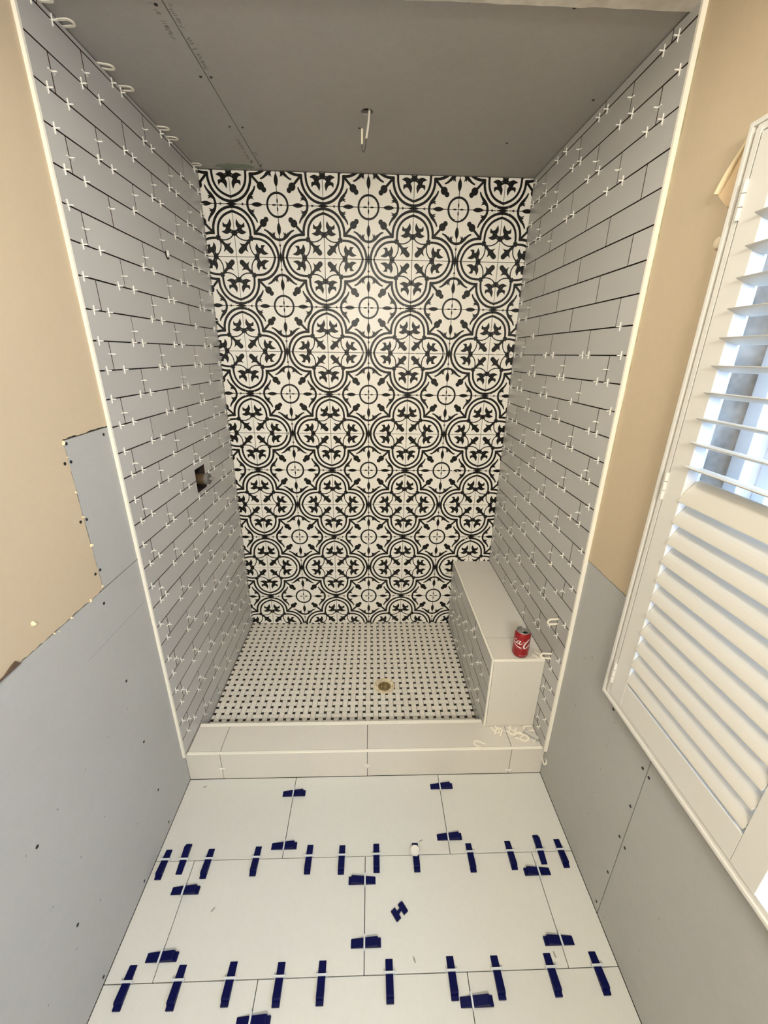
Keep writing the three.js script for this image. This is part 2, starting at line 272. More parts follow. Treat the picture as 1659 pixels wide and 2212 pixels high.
// ---- ceiling: two grey boards over the shower, older plaster beyond
{
  const w = group('ceiling', 'grey gypsum board ceiling over the shower with a dark seam', 'ceiling', [0, 0, 0], null, 'structure');
  const hx = -0.0022, hz = 0.491;
  const upper = new THREE.Shape([[-0.95, 0.16], [0.95, 0.16], [0.95, -3.6], [-0.95, -3.6]].map(([x, y]) => new THREE.Vector2(x, y)));
  const hp = new THREE.Path(); hp.absarc(hx, -hz, 0.0205, 0, Math.PI * 2, true); upper.holes.push(hp);
  add('joist_backing', uvMetres(new THREE.ExtrudeGeometry(upper, { depth: 0.12, bevelEnabled: false, curveSegments: 28 }).rotateX(-Math.PI / 2).translate(0, CEIL + 0.0125, 0)), M.gypsumBack, w);
  box('joist_cap', -0.2, 0.2, CEIL + 0.13, CEIL + 0.16, 0.3, 0.7, M.darkbase, w);
  box('drywall_board', -0.7505, -0.4662, CEIL, CEIL + 0.0125, -0.006, 0.968, M.ceilingBoard, w);
  const big = new THREE.Shape([[-0.4632, 0.006], [0.7465, 0.006], [0.7465, -0.968], [-0.4632, -0.968]].map(([x, y]) => new THREE.Vector2(x, y)));
  const hp2 = new THREE.Path(); hp2.absarc(hx, -hz, 0.0205, 0, Math.PI * 2, true); big.holes.push(hp2);
  add('drywall_board', uvMetres(new THREE.ExtrudeGeometry(big, { depth: 0.0125, bevelEnabled: false, curveSegments: 28 }).rotateX(-Math.PI / 2).translate(0, CEIL, 0)), M.ceilingBoard, w);
  const edge = []; for (let i = 0; i <= 50; i++) edge.push([-0.755 + 1.51 * i / 50, 0.9655 + jit(0.0022)]);
  add('plaster', extXZ([...edge, [0.76, ZF + 0.05], [-0.76, ZF + 0.05]], CEIL - 0.007, CEIL + 0.0125), M.plaster, w);
  for (const [x, z] of [[-0.4844, 0.9106], [-0.4832, 0.6477], [-0.454, 0.6463], [-0.4896, 0.3668], [-0.4452, 0.3644], [-0.4882, 0.0889], [-0.459, 0.0478], [0.2319, 0.9581], [0.4749, 0.9524], [-0.03, 0.385], [0.52, 0.31], [0.70, 0.60]]) add('screw', screwGeo, M.screw, w, [x, CEIL - 0.0004, z]);
  { const p = []; for (let i = 0; i <= 24; i++) { const t = i / 24 * 2 * Math.PI; p.push([-0.575 + 0.085 * Math.cos(t) * (1 + jit(0.12)), 0.034 + 0.026 * Math.sin(t) * (1 + jit(0.25))]); } add('membrane_smear', extXZ(p.reverse(), CEIL - 0.0004, CEIL), plain(0x7f8878, 0.9), w); }
  // faint print beside the seam: rows of small worn strokes
  const strokes = (x, z0, z1, seedy) => { const out = []; seed = seedy; for (let z = z0; z < z1; z += 0.0065) { if (rnd() < 0.17) { z += 0.008; continue; } const n = 1 + Math.floor(rnd() * 2); for (let k = 0; k < n; k++) { const l = 0.006 + rnd() * 0.006; out.push(new THREE.BoxGeometry(l, 0.0002, 0.0016).rotateY(jit(0.6)).translate(x + jit(0.003), CEIL - 0.00008, z + jit(0.002))); } } return merged(out); };
  const ink = plain(0x6f6a64, 0.95);
  for (const a of [[-0.4925, 0.80, 0.915, 3], [-0.4535, 0.685, 0.925, 5], [-0.492, 0.068, 0.28, 9], [-0.4535, 0.038, 0.172, 13]]) add('printed_line', strokes(...a), ink, w);
}

// ---- far wall behind the camera, room floor
{
  const w = group('wall_front', 'tan painted wall facing the shower, outside the picture', 'wall', [0, 0, 0], null, 'structure');
  box('plaster', -0.95, 0.95, -0.02, 2.62, ZF, ZF + 0.14, M.beige, w);
}
{
  const f = group('floor', 'floor of large off-white tiles with blue levelling wedges in the joints', 'floor', [0, 0, 0], null, 'structure');
  box('screed', -0.95, 0.95, -0.2, -0.006, 0.86, ZF + 0.1, M.darkbase, f);
  const rows = [[0.9861, 1.2885, [-0.3055, 0.303]], [1.2885, 1.594, [-0.616, -0.0068, 0.603]], [1.594, 1.8995, [-0.314, 0.297]], [1.8995, 2.205, [-0.616, -0.0068, 0.603]], [2.205, 2.5105, [-0.314, 0.297]], [2.5105, 2.816, [-0.616, -0.0068, 0.603]], [2.816, 3.1215, [-0.314, 0.297]], [3.1215, 3.44, [-0.616, -0.0068, 0.603]]];
  for (const [z0, z1, J] of rows) { const c = [-0.7531, ...J, 0.7527]; for (let i = 0; i + 1 < c.length; i++) box('tile', c[i] + 0.0011, c[i + 1] - 0.0011, -0.009, 0, z0 + 0.0011, z1 - 0.0011, mats(M.large), f, 0.0008); }
}

{ // a few dried smears left on the floor tiles
  const f = scene.getObjectByName('floor'), m = plain(0x9a948a, 0.95), g = new THREE.SphereGeometry(0.008, 10, 6);
  for (const [x, z, t] of [[-0.5015, 1.4298, 0.9], [0.144, 1.5643, 1.9], [0.5722, 1.5638, 1.7], [0.2, 1.243, 0.4], [-0.68, 1.02, 0.2]]) add('thinset_smear', g, m, f, [x, 0.0002, z], [0, t, 0]).scale.set(1.1, 0.05, 0.35);
}

// ---- curb
{
  const g = group('shower_curb', 'low tiled curb at the shower entrance with white edge trim', 'curb', [0, 0, 0], null, 'structure');
  box('core', WL, WR, -0.01, CURB - 0.006, 0.8445, 0.9805, M.thinset, g);
  const c = [WL + 0.0004, -0.612, -0.002, 0.6108, WR - 0.0004];
  for (let i = 0; i + 1 < c.length; i++) {
    box('tile', Math.max(c[i] + 0.0011, XL + 0.0008), Math.min(c[i + 1] - 0.0011, XR - 0.0008), CURB - 0.009, CURB, 0.8545, 0.9755, mats(M.bench), g, 0.0006);
    box('tile', c[i] + 0.0011, c[i + 1] - 0.0011, 0.002, CURB - 0.004, 0.9785, 0.9866, mats(M.bench), g, 0.0006);
    box('tile', Math.max(c[i] + 0.0011, XL + 0.0008), Math.min(c[i + 1] - 0.0011, XR - 0.0008), PAN, CURB - 0.004, 0.8375, 0.8455, mats(M.bench), g, 0.0006);
  }
  box('edge_trim', WL, WR, CURB - 0.004, CURB + 0.0012, 0.9775, 0.9885, M.trim, g, 0.0012);
  box('edge_trim', XL + 0.0008, 0.5165, CURB - 0.004, CURB + 0.0008, 0.836, 0.8535, M.trim, g, 0.0012);
}

// ---- shower pan of basketweave mosaic
{
  const g = group('shower_floor', 'shower floor of white basketweave mosaic with small black squares', 'floor', [0, 0, 0], null, 'structure');
  const bed = new THREE.Shape([[-0.76, 0.01], [0.76, 0.01], [0.76, -0.85], [-0.76, -0.85]].map(([x, y]) => new THREE.Vector2(x, y))), hole = new THREE.Path(); hole.absarc(0.084, -0.548, 0.049, 0, Math.PI * 2, true); bed.holes.push(hole);
  add('bed', uvMetres(new THREE.ExtrudeGeometry(bed, { depth: 0.08, bevelEnabled: false, curveSegments: 28 }).rotateX(-Math.PI / 2).translate(0, PAN - 0.0815, 0)), M.grout, g);
  box('bed_plate', -0.76, 0.76, -0.06, -0.02, -0.01, 0.85, M.darkbase, g);
  const S = 0.0755, T = 0.0371, x1 = 0.5165, z1 = 0.8365, xm = XL + 0.0008, zm = 0.0008, bricks = [], dots = [];
  const clip = (cx, cz, w, d, list) => { const a = Math.max(cx - w / 2, xm), b = Math.min(cx + w / 2, x1), c = Math.max(cz - d / 2, zm), e = Math.min(cz + d / 2, z1); if (b - a < 0.003 || e - c < 0.003) return; const nx = Math.min(b, Math.max(a, 0.084)), nz = Math.min(e, Math.max(c, 0.548)); if (Math.hypot(nx - 0.084, nz - 0.548) < 0.0345) {      // cut round the drain
      const cells = []; for (let p = 0; p < 6; p++) for (let q = 0; q < 6; q++) { const u0 = a + (b - a) * p / 6, u1 = a + (b - a) * (p + 1) / 6, v0 = c + (e - c) * q / 6, v1 = c + (e - c) * (q + 1) / 6; if (Math.hypot((u0 + u1) / 2 - 0.084, (v0 + v1) / 2 - 0.548) > 0.044) cells.push(bx(u0, u1, PAN - 0.005, PAN - 0.0001, v0, v1)); }
      if (cells.length) add(list === dots ? 'black_tile' : 'tile', merged(cells), list === dots ? M.mosaicBlack : M.mosaicWhite[0], g); return;
    } list.push([a, b, c, e]); };
  for (let j = -22; j <= 4; j++) for (let i = -18; i <= 3; i++) {
    const cx = 0.4903 + i * S + (j & 1 ? S / 2 : 0), cz = 0.7695 + j * T;
    clip(cx, cz, 0.0488, 0.0229, bricks); clip(cx + S / 2, cz, 0.0232, 0.0480, bricks);
    for (const s of [-1, 1]) clip(cx + s * S / 4, cz + T / 2, 0.0128, 0.0126, dots);
  }
  for (const [list, name, high, pick] of [[bricks, 'tile', PAN, () => mats(M.mosaicWhite)], [dots, 'black_tile', PAN - 0.0002, () => M.mosaicBlack]]) {
    list.sort((p, q) => q[3] - p[3]);
    for (const [a, b, c, e] of list.slice(0, 300)) box(name, a, b, high - 0.005, high + jit(0.0002), c, e, pick(), g);
    const rest = list.slice(300); if (rest.length) { const m = add(name + '_field', merged(rest.map(([a, b, c, e]) => bx(a, b, high - 0.005, high, c, e))), pick(), g); m.userData.kind = 'stuff'; }
  }
  const d = group('floor_drain', 'round cream drain body set into the mosaic shower floor', 'drain', [0.084, PAN, 0.548]);
  const ring = new THREE.LatheGeometry([[0.0535, -0.006], [0.0535, 0.0014], [0.052, 0.0024], [0.036, 0.0012], [0.0325, -0.001], [0.0325, -0.03], [0.036, -0.03]].map(([r, y]) => new THREE.Vector2(r, y)), 48);
  add('flange', uvMetres(ring), M.drainCream, d);
  add('throat', uvMetres(new THREE.LatheGeometry([[0.0325, -0.003], [0.0322, -0.014], [0.0, -0.014]].map(([r, y]) => new THREE.Vector2(r, y)), 40)), M.drainCore, d);
  for (const [x, z] of [[-0.0415, -0.001], [0.042, 0.006]]) add('bolt', new THREE.CylinderGeometry(0.0038, 0.0042, 0.004, 10), plain(0xb7a789, 0.5), d, [x, 0.003, z], [0.12, 0, 0.1]);
}

// ---- bench
const BX = 0.5175, BY = 0.518, BZ = 0.875;
{
  const g = group('shower_bench', 'white tiled built-in bench along the right shower wall', 'bench', [0.629, PAN, 0.44]);
  const o = g.position, B = (name, x0, x1, y0, y1, z0, z1, m, r) => box(name, x0, x1, y0, y1, z0, z1, m, g, r);
  B('core', BX + 0.0065, XR - 0.0002, PAN + 0.001, BY - 0.0065, 0.0008, 0.8355, M.thinset);
  B('core', BX + 0.0065, XR - 0.0002, CURB + 0.0015, BY - 0.0065, 0.8357, BZ - 0.0065, M.thinset);
  for (const [z0, z1] of [[0.001, 0.1277], [0.1277, 0.7314], [0.7314, 0.8665]]) B('tile', BX + 0.0092, XR - 0.0002, BY - 0.009, BY, z0 + 0.0016, z1 - 0.0016, mats(M.bench), 0.0005);
  B('tile', BX + 0.0092, XR - 0.001, CURB + 0.0015, BY - 0.0095, BZ - 0.009, BZ, M.bench[0], 0.0006);
  B('edge_trim', BX - 0.0008, BX + 0.0082, BY - 0.008, BY + 0.001, 0.001, BZ, M.trim, 0.001);
  B('edge_trim', BX + 0.0085, XR - 0.001, BY - 0.0085, BY + 0.001, 0.8675, BZ + 0.001, M.trim, 0.001);
  B('edge_trim', BX - 0.0008, BX + 0.0078, CURB + 0.0012, BY - 0.0085, BZ - 0.0085, BZ + 0.001, M.trim, 0.001);
  g.position.set(0, 0, 0);
  for (const c of g.children) c.position.add(new THREE.Vector3(0.629, PAN, 0.44));
  benchRows = subway(g, BX, -1, 0.508 - 6 * 0.0782, 0.0782, PAN + 0.001, BY - 0.0085, 0.0008, BZ - 0.009, [0.745, 0.44, 0.135], [0.5925, 0.2875], null);
  for (const c of g.children) c.position.sub(new THREE.Vector3(0.629, PAN, 0.44));
  g.position.copy(new THREE.Vector3(0.629, PAN, 0.44));
}

// ------------------------------------------------------------------ window, shutter frame and louvred shutter
{
  const g = group('window_1', 'white framed window in the right wall behind louvred shutter', 'window', [0, 0, 0], null, 'structure');
  const { z0, z1, y0, y1 } = WIN, F = (n, a, b, c, d, e, f, m = M.white, r = 0.001) => box(n, a, b, c, d, e, f, m, g, r);
  // shutter frame standing proud of the wall: two raised beads with a groove between them
  const U = 2.109, Bt = 0.7475, L0 = 1.272, R1 = 2.345;
  F('frame_bead', 0.7195, 0.7522, Bt, U, L0, L0 + 0.009); F('frame_groove', 0.7265, 0.7522, Bt + 0.009, U - 0.009, L0 + 0.009, L0 + 0.017); F('frame_stile', 0.7205, 0.765, Bt + 0.017, U - 0.017, L0 + 0.017, 1.3025);
  F('frame_bead', 0.7195, 0.7522, Bt, Bt + 0.009, L0 + 0.009, R1); F('frame_rail', 0.7245, 0.765, Bt + 0.009, 0.7705, L0 + 0.017, R1);
  F('frame_bead', 0.7195, 0.7522, U - 0.009, U, L0 + 0.009, R1); F('frame_rail', 0.7225, 0.765, 2.087, U - 0.009, L0 + 0.017, R1);
  F('frame_stile', 0.7205, 0.765, Bt, U, z1 + 0.001, R1);
  // reveal: white liner, then bare board, then the vinyl window
  F('liner', 0.7655, 0.80, y0 - 0.004, y1, z0 - 0.006, z0 + 0.0015); F('liner', 0.7655, 0.80, y0 - 0.004, y1, z1 - 0.0015, z1 + 0.006);
  F('reveal_board', 0.80, 0.865, y0, y1, z0 - 0.006, z0 + 0.001, textured(0x8f877d, 0.16, [[7, 1], [30, 0.4]], 0.9, 3), 0);
  F('sill', 0.7655, 0.87, y0 - 0.02, y0 + 0.002, z0, z1); F('head', 0.7655, 0.87, y1 - 0.002, y1 + 0.01, z0, z1);
  F('window_frame', 0.861, 0.935, y0, y1, z0, z0 + 0.038, M.vinyl, 0.002); F('window_frame', 0.861, 0.935, y0, y1, z1 - 0.038, z1, M.vinyl, 0.002);
  F('window_frame', 0.861, 0.935, y0, y0 + 0.045, z0 + 0.038, z1 - 0.038, M.vinyl, 0.002); F('window_frame', 0.861, 0.935, y1 - 0.045, y1, z0 + 0.038, z1 - 0.038, M.vinyl, 0.002);
  const a = z0 + 0.038, b = z1 - 0.038, c = y0 + 0.045, d = y1 - 0.045, mid = 1.36;
  for (const [p, q, x] of [[c, mid + 0.02, 0.876], [mid - 0.02, d, 0.903]]) {
    F('sash', x, x + 0.026, p, q, a, a + 0.034, M.vinyl, 0.002); F('sash', x, x + 0.026, p, q, b - 0.034, b, M.vinyl, 0.002);
    F('sash', x, x + 0.026, p, p + 0.036, a + 0.034, b - 0.034, M.vinyl, 0.002); F('sash', x, x + 0.026, q - 0.036, q, a + 0.034, b - 0.034, M.vinyl, 0.002);
    F('pane', x + 0.011, x + 0.014, p + 0.036, q - 0.036, a + 0.034, b - 0.034, M.glass, 0);
  }
}
{
  const by = 0.772, g = group('louvred_shutter', 'white louvred shutter panel, upper slats open and lower slats closed', 'shutter', [0.734, by, 1.55]);
  const B = (n, x0, x1, y0, y1, z0, z1, m = M.white, r = 0.0015) => box(n, x0, x1, y0, y1, z0, z1, m, g, r);
  const top = 2.084; B('stile', 0.72, 0.748, by, top, 1.3055, 1.36); B('stile', 0.72, 0.748, by, top, 1.7395, 1.7955);
  B('rail', 0.7205, 0.7475, by, 0.8515, 1.3602, 1.7393); B('rail', 0.7205, 0.7475, 2.005, top, 1.3602, 1.7393); B('rail_rabbet', 0.7345, 0.7475, 0.8516, 0.876, 1.3602, 1.7393);
  const el = new THREE.Shape(); for (let i = 0; i < 22; i++) { const t = i / 22 * 2 * Math.PI, x = 0.032 * Math.cos(t), y = 0.0048 * Math.sin(t) * (1 - 0.25 * Math.cos(t) ** 2); i ? el.lineTo(x, y) : el.moveTo(x, y); }
  const lg = new THREE.ExtrudeGeometry(el, { depth: 0.3768, bevelEnabled: false }).translate(0, 0, -0.1884);
  for (let k = 0; k < 21; k++) { const y = 0.8925 + k * 0.0524, open = k >= 11; add('louver', lg, M.louver, g, [0, y - by, -0.0003], [0, 0, open ? -0.20 - jit(0.015) : 0.95 + jit(0.012)]); }
  const barrel = (r, h) => new THREE.CylinderGeometry(r, r, h, 12);
  for (const y of [1.98, 1.411, 0.8425]) { const h = add('hinge', merged([barrel(0.0046, 0.021).translate(0, 0.0225, 0), barrel(0.0046, 0.021), barrel(0.0046, 0.021).translate(0, -0.0225, 0)]), M.white, g, [0.7185 - 0.734, y - by, 1.3035 - 1.55]); add('hinge_leaf', new THREE.BoxGeometry(0.0015, 0.06, 0.01), M.white, h, [0.0028, 0, 0.004]); }
}

// ------------------------------------------------------------------ small things: tile spacers
const arm = [bx(-0.006, 0.013, -0.0012, 0.0012, -0.0012, 0.0012), bx(-0.0001, 0.0022, 0.0012, 0.012, -0.0012, 0.0012), bx(-0.0001, 0.0022, -0.012, -0.0012, -0.0012, 0.0012)];
const crossGeo = merged(arm);
const spots = [];                                          // [position, turn about the out axis, facing, label]
function wallSpacers(rows, xf, dir, where, keep, edgeName, yTop) {
  const list = [...rows].sort((p, q) => q.k - p.k); let nj = 0;
  for (const r of list) {
    nj++; const joints = [...r.joints].sort((p, q) => q - p); let m = 0;
    const put = (y, z, upright, label) => { if (keep(y, z, upright)) spots.push({ p: [xf + dir * 0.0001, y, z], roll: (upright ? Math.PI / 2 : 0) + jit(0.12), face: dir > 0 ? 0 : Math.PI, label }); };
    // level joint under this row: one spacer either side of each upright joint, more at the ends
    const zs = []; for (const z of joints) zs.push(z + 0.026 + jit(0.012), z - 0.038 + jit(0.014));
    if (joints[0] < 0.85) zs.push(0.969 + jit(0.008)); zs.push(0.022 + rnd() * 0.02);
    if (r.line > yTop) zs.sort((p, q) => q - p).forEach((z) => { if (z < 0.985) put(r.line, z, false, `white cross spacer on ${where}, ${ord(nj)} level joint down, ${ord(++m)} from the ${edgeName}`); });
    joints.forEach((z, i) => { if (r.y1 - r.y0 > 0.06) put((r.y0 + r.y1) / 2 + jit(0.008), z, true, `white cross spacer in upright joint, ${where}, ${ord(nj)} row down, ${ord(i + 1)} from ${edgeName}`); });
  }
}
const nearHole = (y, z) => z > HOLE.z0 - 0.02 && z < HOLE.z1 + 0.02 && y > HOLE.y0 - 0.02 && y < HOLE.y1 + 0.02;
wallSpacers(leftRows, XL, 1, 'left tiled wall', (y, z) => !nearHole(y, z) && !(Math.abs(y - 2.035) < 0.02 && Math.abs(z - 0.45) < 0.06) && rnd() > 0.06 && !(y < 0.165 && z > 0.82), 'trim', 0.1);
wallSpacers(rightRows, XR, -1, 'right tiled wall', (y, z, up) => {
  if (z < BZ + 0.03 && y < BY + 0.02) return false;
  if (y > 1.99 && y < 2.13) return z < 0.06; if (y > 1.80 && y < 1.99) return z < 0.16; if (y > 1.71 && y < 1.80) return z < 0.3 || (z > 0.9 && !up); if (y > 2.13 && y < 2.2) return z < 0.85 && !(up && z > 0.5);
  return rnd() > 0.06 && !(y < 0.165 && z > 0.82);
}, 'trim', 0.1);
wallSpacers(benchRows, BX, -1, 'bench side', (y, z) => rnd() > 0.3 && z < 0.82 && y > 0.09, 'front edge', 0.09);
for (let m = 0; m < 11; m++) for (let n = -3; n < 4; n++) {   // back wall: beside the tile corners
  const P = 0.2045, x = n * P, y = 0.2718 + m * P;
  for (const s of [-1, 1]) if (rnd() < 0.5) { const xx = x + s * 0.028 + jit(0.006); if (Math.abs(xx) < 0.735 && !(xx > BX - 0.02 && y < BY + 0.02)) spots.push({ p: [xx, y, 0.0001], roll: jit(0.05), face: -Math.PI / 2, label: 'small white cross spacer on the patterned back wall' }); }
  const yy = y - 0.042 + jit(0.012); if (rnd() < 0.55 && !(x > BX - 0.02 && yy < BY + 0.02)) spots.push({ p: [x, yy, 0.0001], roll: Math.PI / 2 + jit(0.05), face: -Math.PI / 2, label: 'small white cross spacer on the patterned back wall' });
}
for (const [x, y, place] of [[-0.6123, 0.062, 'leftmost joint'], [-0.0018, 0.066, 'middle joint'], [0.6098, 0.022, 'joint nearest the right wall']]) spots.push({ p: [x, y, 0.9867], roll: Math.PI / 2 + jit(0.1), face: -Math.PI / 2, label: `white cross spacer on the curb front, in its ${place}`, always: true });
const dummy = new THREE.Object3D(); dummy.rotation.order = 'YXZ';
const far = (s) => s.always ? 0 : Math.hypot(s.p[0] - 0.0109, s.p[1] - 1.6979, s.p[2] - 2.2258);
spots.sort((a, b) => far(a) - far(b));
for (const s of spots.slice(0, 300)) { const m = add('tile_spacer', crossGeo, M.spacer, null, s.p); m.rotation.order = 'YXZ'; m.rotation.set(s.roll, s.face, 0); tag(m, s.label, 'spacer', 'cross spacers left in the tile joints'); }
{
  const rest = spots.slice(300), im = new THREE.InstancedMesh(crossGeo, M.spacer, rest.length); im.name = 'distant_tile_spacer';
  rest.forEach((s, i) => { dummy.position.set(...s.p); dummy.rotation.set(s.roll, s.face, 0); dummy.updateMatrix(); im.setMatrixAt(i, dummy.matrix); });
  im.castShadow = im.receiveShadow = true; scene.add(im); tag(im, 'small white cross spacers scattered over the far tile joints', 'spacer', null, 'stuff');
}

// ------------------------------------------------------------------ horseshoe shims
const uShape = new THREE.Shape(); uShape.moveTo(0.022, 0.0145); uShape.lineTo(-0.008, 0.0145); uShape.absarc(-0.008, 0, 0.0145, Math.PI / 2, Math.PI * 1.5, false); uShape.lineTo(0.022, -0.0145); uShape.lineTo(0.022, -0.0078); uShape.lineTo(-0.008, -0.0078); uShape.absarc(-0.008, 0, 0.0078, Math.PI * 1.5, Math.PI / 2, true); uShape.lineTo(0.022, 0.0078); uShape.closePath();
const shimGeo = uvMetres(new THREE.ExtrudeGeometry(uShape, { depth: 0.0024, bevelEnabled: false, curveSegments: 10 }).rotateX(-Math.PI / 2));   // lies flat, legs along +x
function shim(pos, rot, label, scale = 1) { const m = add('horseshoe_shim', shimGeo, M.shim, null, pos); m.rotation.order = 'YXZ'; m.rotation.set(...rot); m.scale.setScalar(scale); return tag(m, label, 'shim', 'white horseshoe shims'); }
for (const [z, place] of [[0.921, 'nearest the white corner trim'], [0.845, 'second from the white trim'], [0.682, 'third from the white trim'], [0.580, 'fourth from the white trim'], [0.345, 'fifth from the white trim'], [0.272, 'sixth from the white trim'], [0.046, 'in the far corner']]) shim([XL + 0.012, CEIL - 0.0032, z], [0, Math.PI + jit(0.3), 0], `horseshoe shim wedged under the ceiling over left wall, ${place}`);
shim([XR - 0.020, 0.7331, 0.9092], [Math.PI / 2, 0.05, 0.0], 'horseshoe shim poking from the right wall above the soda can');
shim([XR - 0.022, 0.5684, 0.9092], [Math.PI / 2, -0.1, 0.0], 'horseshoe shim standing off the right wall at the bench front corner');
shim([0.716, BY + 0.002, 0.853], [0, 2.2, 0], 'horseshoe shim lying on the bench beside the front right corner');
shim([BX - 0.017, 0.452, 0.035], [0, 0, 0], 'horseshoe shim poking from the bench side at the back wall');
shim([0.49, 1.0885, 0.0185], [0, Math.PI / 2 + 0.2, 0], 'horseshoe shim poking from the patterned wall at mid height on the right', 1);
shim([-0.178, 0.6795, 0.0185], [0, Math.PI / 2 - 0.2, 0], 'horseshoe shim poking from the patterned wall near its middle column', 1);
shim([0.58, 0.6795, 0.0185], [0, Math.PI / 2 + 0.2, 0], 'horseshoe shim poking from the patterned wall just above the bench', 1);
shim([0.7500, 0.097, 1.0], [Math.PI / 2 + 0.35, Math.PI / 2 - 0.1, 0], 'horseshoe shim stuck upright where the curb meets the right wall');
// the litter on the curb
shim([0.474, CURB + 0.0016, 0.966], [0, -0.5, 0.02], 'single horseshoe shim overhanging the curb edge, apart from the pile', 1.1);
shim([0.567, CURB + 0.0004, 0.895], [0, 2.0, 0], 'horseshoe shim in the small pair on the curb, lower one', 0.95);
shim([0.575, CURB + 0.0032, 0.908], [0, -2.1, 0.03], 'horseshoe shim in the small pair on the curb, upper one', 1.05);
shim([0.638, CURB + 0.0004, 0.902], [0, 1.1, 0], 'horseshoe shim in the curb pile, closest to the bench', 1.1);
shim([0.632, CURB + 0.0034, 0.908], [0, 2.5, 0.02], 'horseshoe shim in the curb pile, resting on the one by the bench');
shim([0.660, CURB + 0.0036, 0.928], [0, -2.6, 0.02], 'horseshoe shim in the curb pile, uppermost in its middle');
shim([0.672, CURB + 0.0004, 0.934], [0, 2.75, 0], 'horseshoe shim in the curb pile, closest to the curb edge', 1.3);
shim([0.712, CURB + 0.0036, 0.894], [0, 0.05, 0], 'horseshoe shim on the curb against the right tiled wall', 1.05);
{
  const o = group('tile_offcut', 'narrow grey tile offcut lying among the shims on the curb', 'tile offcut', [0.716, CURB, 0.926]); o.rotation.y = -0.72;
  add('slab', new THREE.ExtrudeGeometry(new THREE.Shape([[-0.034, -0.012], [0.032, -0.014], [0.034, 0.006], [-0.033, 0.012]].map(([x, y]) => new THREE.Vector2(x, y))), { depth: 0.008, bevelEnabled: false }).rotateX(-Math.PI / 2), plain(0xa9a6a0, 0.7), o);
  add('glazed_face', new THREE.BoxGeometry(0.06, 0.0006, 0.017), plain(0xc9c6c0, 0.35), o, [0, 0.0083, 0]);
  const t = add('tile_spacer', crossGeo, M.spacer, null, [0.714, CURB + 0.0014, 0.955]); t.rotation.set(0, 0.9, 0); t.rotation.x = Math.PI / 2; tag(t, 'loose white cross spacer lying on the curb by the right trim', 'spacer', 'cross spacers left in the tile joints');
}

// ------------------------------------------------------------------ levelling clips and wedges
const wedgeShape = new THREE.Shape([[0, 0], [0.0915, 0], [0.0915, 0.0045], [0.083, 0.0050], [0.0815, 0.0135], [0.078, 0.0142], [0.001, 0.0014]].map(([x, y]) => new THREE.Vector2(x, y)));
const wedgeGeo = uvMetres(new THREE.ExtrudeGeometry(wedgeShape, { depth: 0.0197, bevelEnabled: true, bevelSize: 0.0006, bevelThickness: 0.001, bevelSegments: 1 }).translate(0, 0.0007, -0.00985));   // thin end at x = 0, thick end towards +x
const clipFlat = merged([bx(-0.0024, 0.0024, 0.0098, 0.0136, -0.0174, 0.0174)]), clipPostLow = merged([bx(-0.001, 0.001, 0.0002, 0.0098, -0.0029, 0.0029)]);
function wedge(tipX, tipZ, turn, jx, jz, label) {           // turn: 0 thick end to +x, -PI/2 thick end to +z
  const w = add('levelling_wedge', wedgeGeo, M.blue, null, [tipX, 0, tipZ], [0, turn, 0]); tag(w, 'blue levelling wedge ' + label, 'wedge', 'blue wedges on the floor joints');
  const c = group('levelling_clip', 'clear levelling clip over blue wedge ' + label, 'clip', [jx, 0, jz], 'clear clips on the floor joints'); c.rotation.y = turn;
  add('bridge', clipFlat, M.clip, c); for (const s of [-1, 1]) add('post', clipPostLow, M.clip, c, [0, 0, s * 0.0143]);
}
const A1 = [[-0.72, 1.2525, 1], [-0.655, 1.2382, -1], [-0.567, 1.253, 1], [-0.398, 1.2493, 1], [-0.2095, 1.2484, 1], [-0.0915, 1.252, 1], [0.0334, 1.2498, 1], [0.1765, 1.251, 1], [0.3751, 1.2562, 1], [0.523, 1.252, 1], [0.635, 1.2375, -1], [0.7105, 1.25, 1]];
A1.forEach(([x, z, s], i) => wedge(x, s > 0 ? z : z + 0.0915, s > 0 ? -Math.PI / 2 : Math.PI / 2, x, 1.2885, `${ord(i + 1)} from left wall, joint nearest curb`));
const A2 = [-0.6875, -0.542, -0.394, -0.2517, -0.13, 0.0675, 0.251, 0.385, 0.5475, 0.6875], Z2 = [1.556, 1.559, 1.5555, 1.56, 1.56, 1.5615, 1.56, 1.562, 1.5605, 1.5605];
A2.forEach((x, i) => wedge(x, Z2[i], -Math.PI / 2, x, 1.594, `${ord(i + 1)} from left wall, joint farthest from curb`));
const A3 = [[-0.3486, 1.0575, 1, -0.3055, 'by the curb on the left short joint'], [-0.3516, 1.2506, 1, -0.3055, 'halfway out on the left short joint'], [0.2644, 1.04, 1, 0.303, 'by the curb on the right short joint'], [0.2633, 1.2338, 1, 0.303, 'halfway out on the right short joint'],
  [-0.657, 1.3776, 1, -0.616, 'lying across left middle-row joint, curb end'], [-0.0645, 1.3637, -1, -0.0068, 'lying across centre middle-row joint, curb end'], [0.5518, 1.3514, -1, 0.603, 'lying across right middle-row joint, curb end'],
  [-0.6580, 1.5412, 1, -0.616, 'lying across left middle-row joint, near end'], [-0.0476, 1.5248, 1, -0.0068, 'lying across centre middle-row joint, near end'], [0.5500, 1.5338, -1, 0.603, 'lying across right middle-row joint, near end'],
  [0.265, 1.6554, 1, 0.297, 'in the nearest row, right of centre'], [-0.3517, 1.6774, 1, -0.314, 'cut off by the bottom picture edge']];
for (const [x, z, s, jx, l] of A3) wedge(s > 0 ? x : x + 0.0935, z, s > 0 ? 0 : Math.PI, jx, z, l);
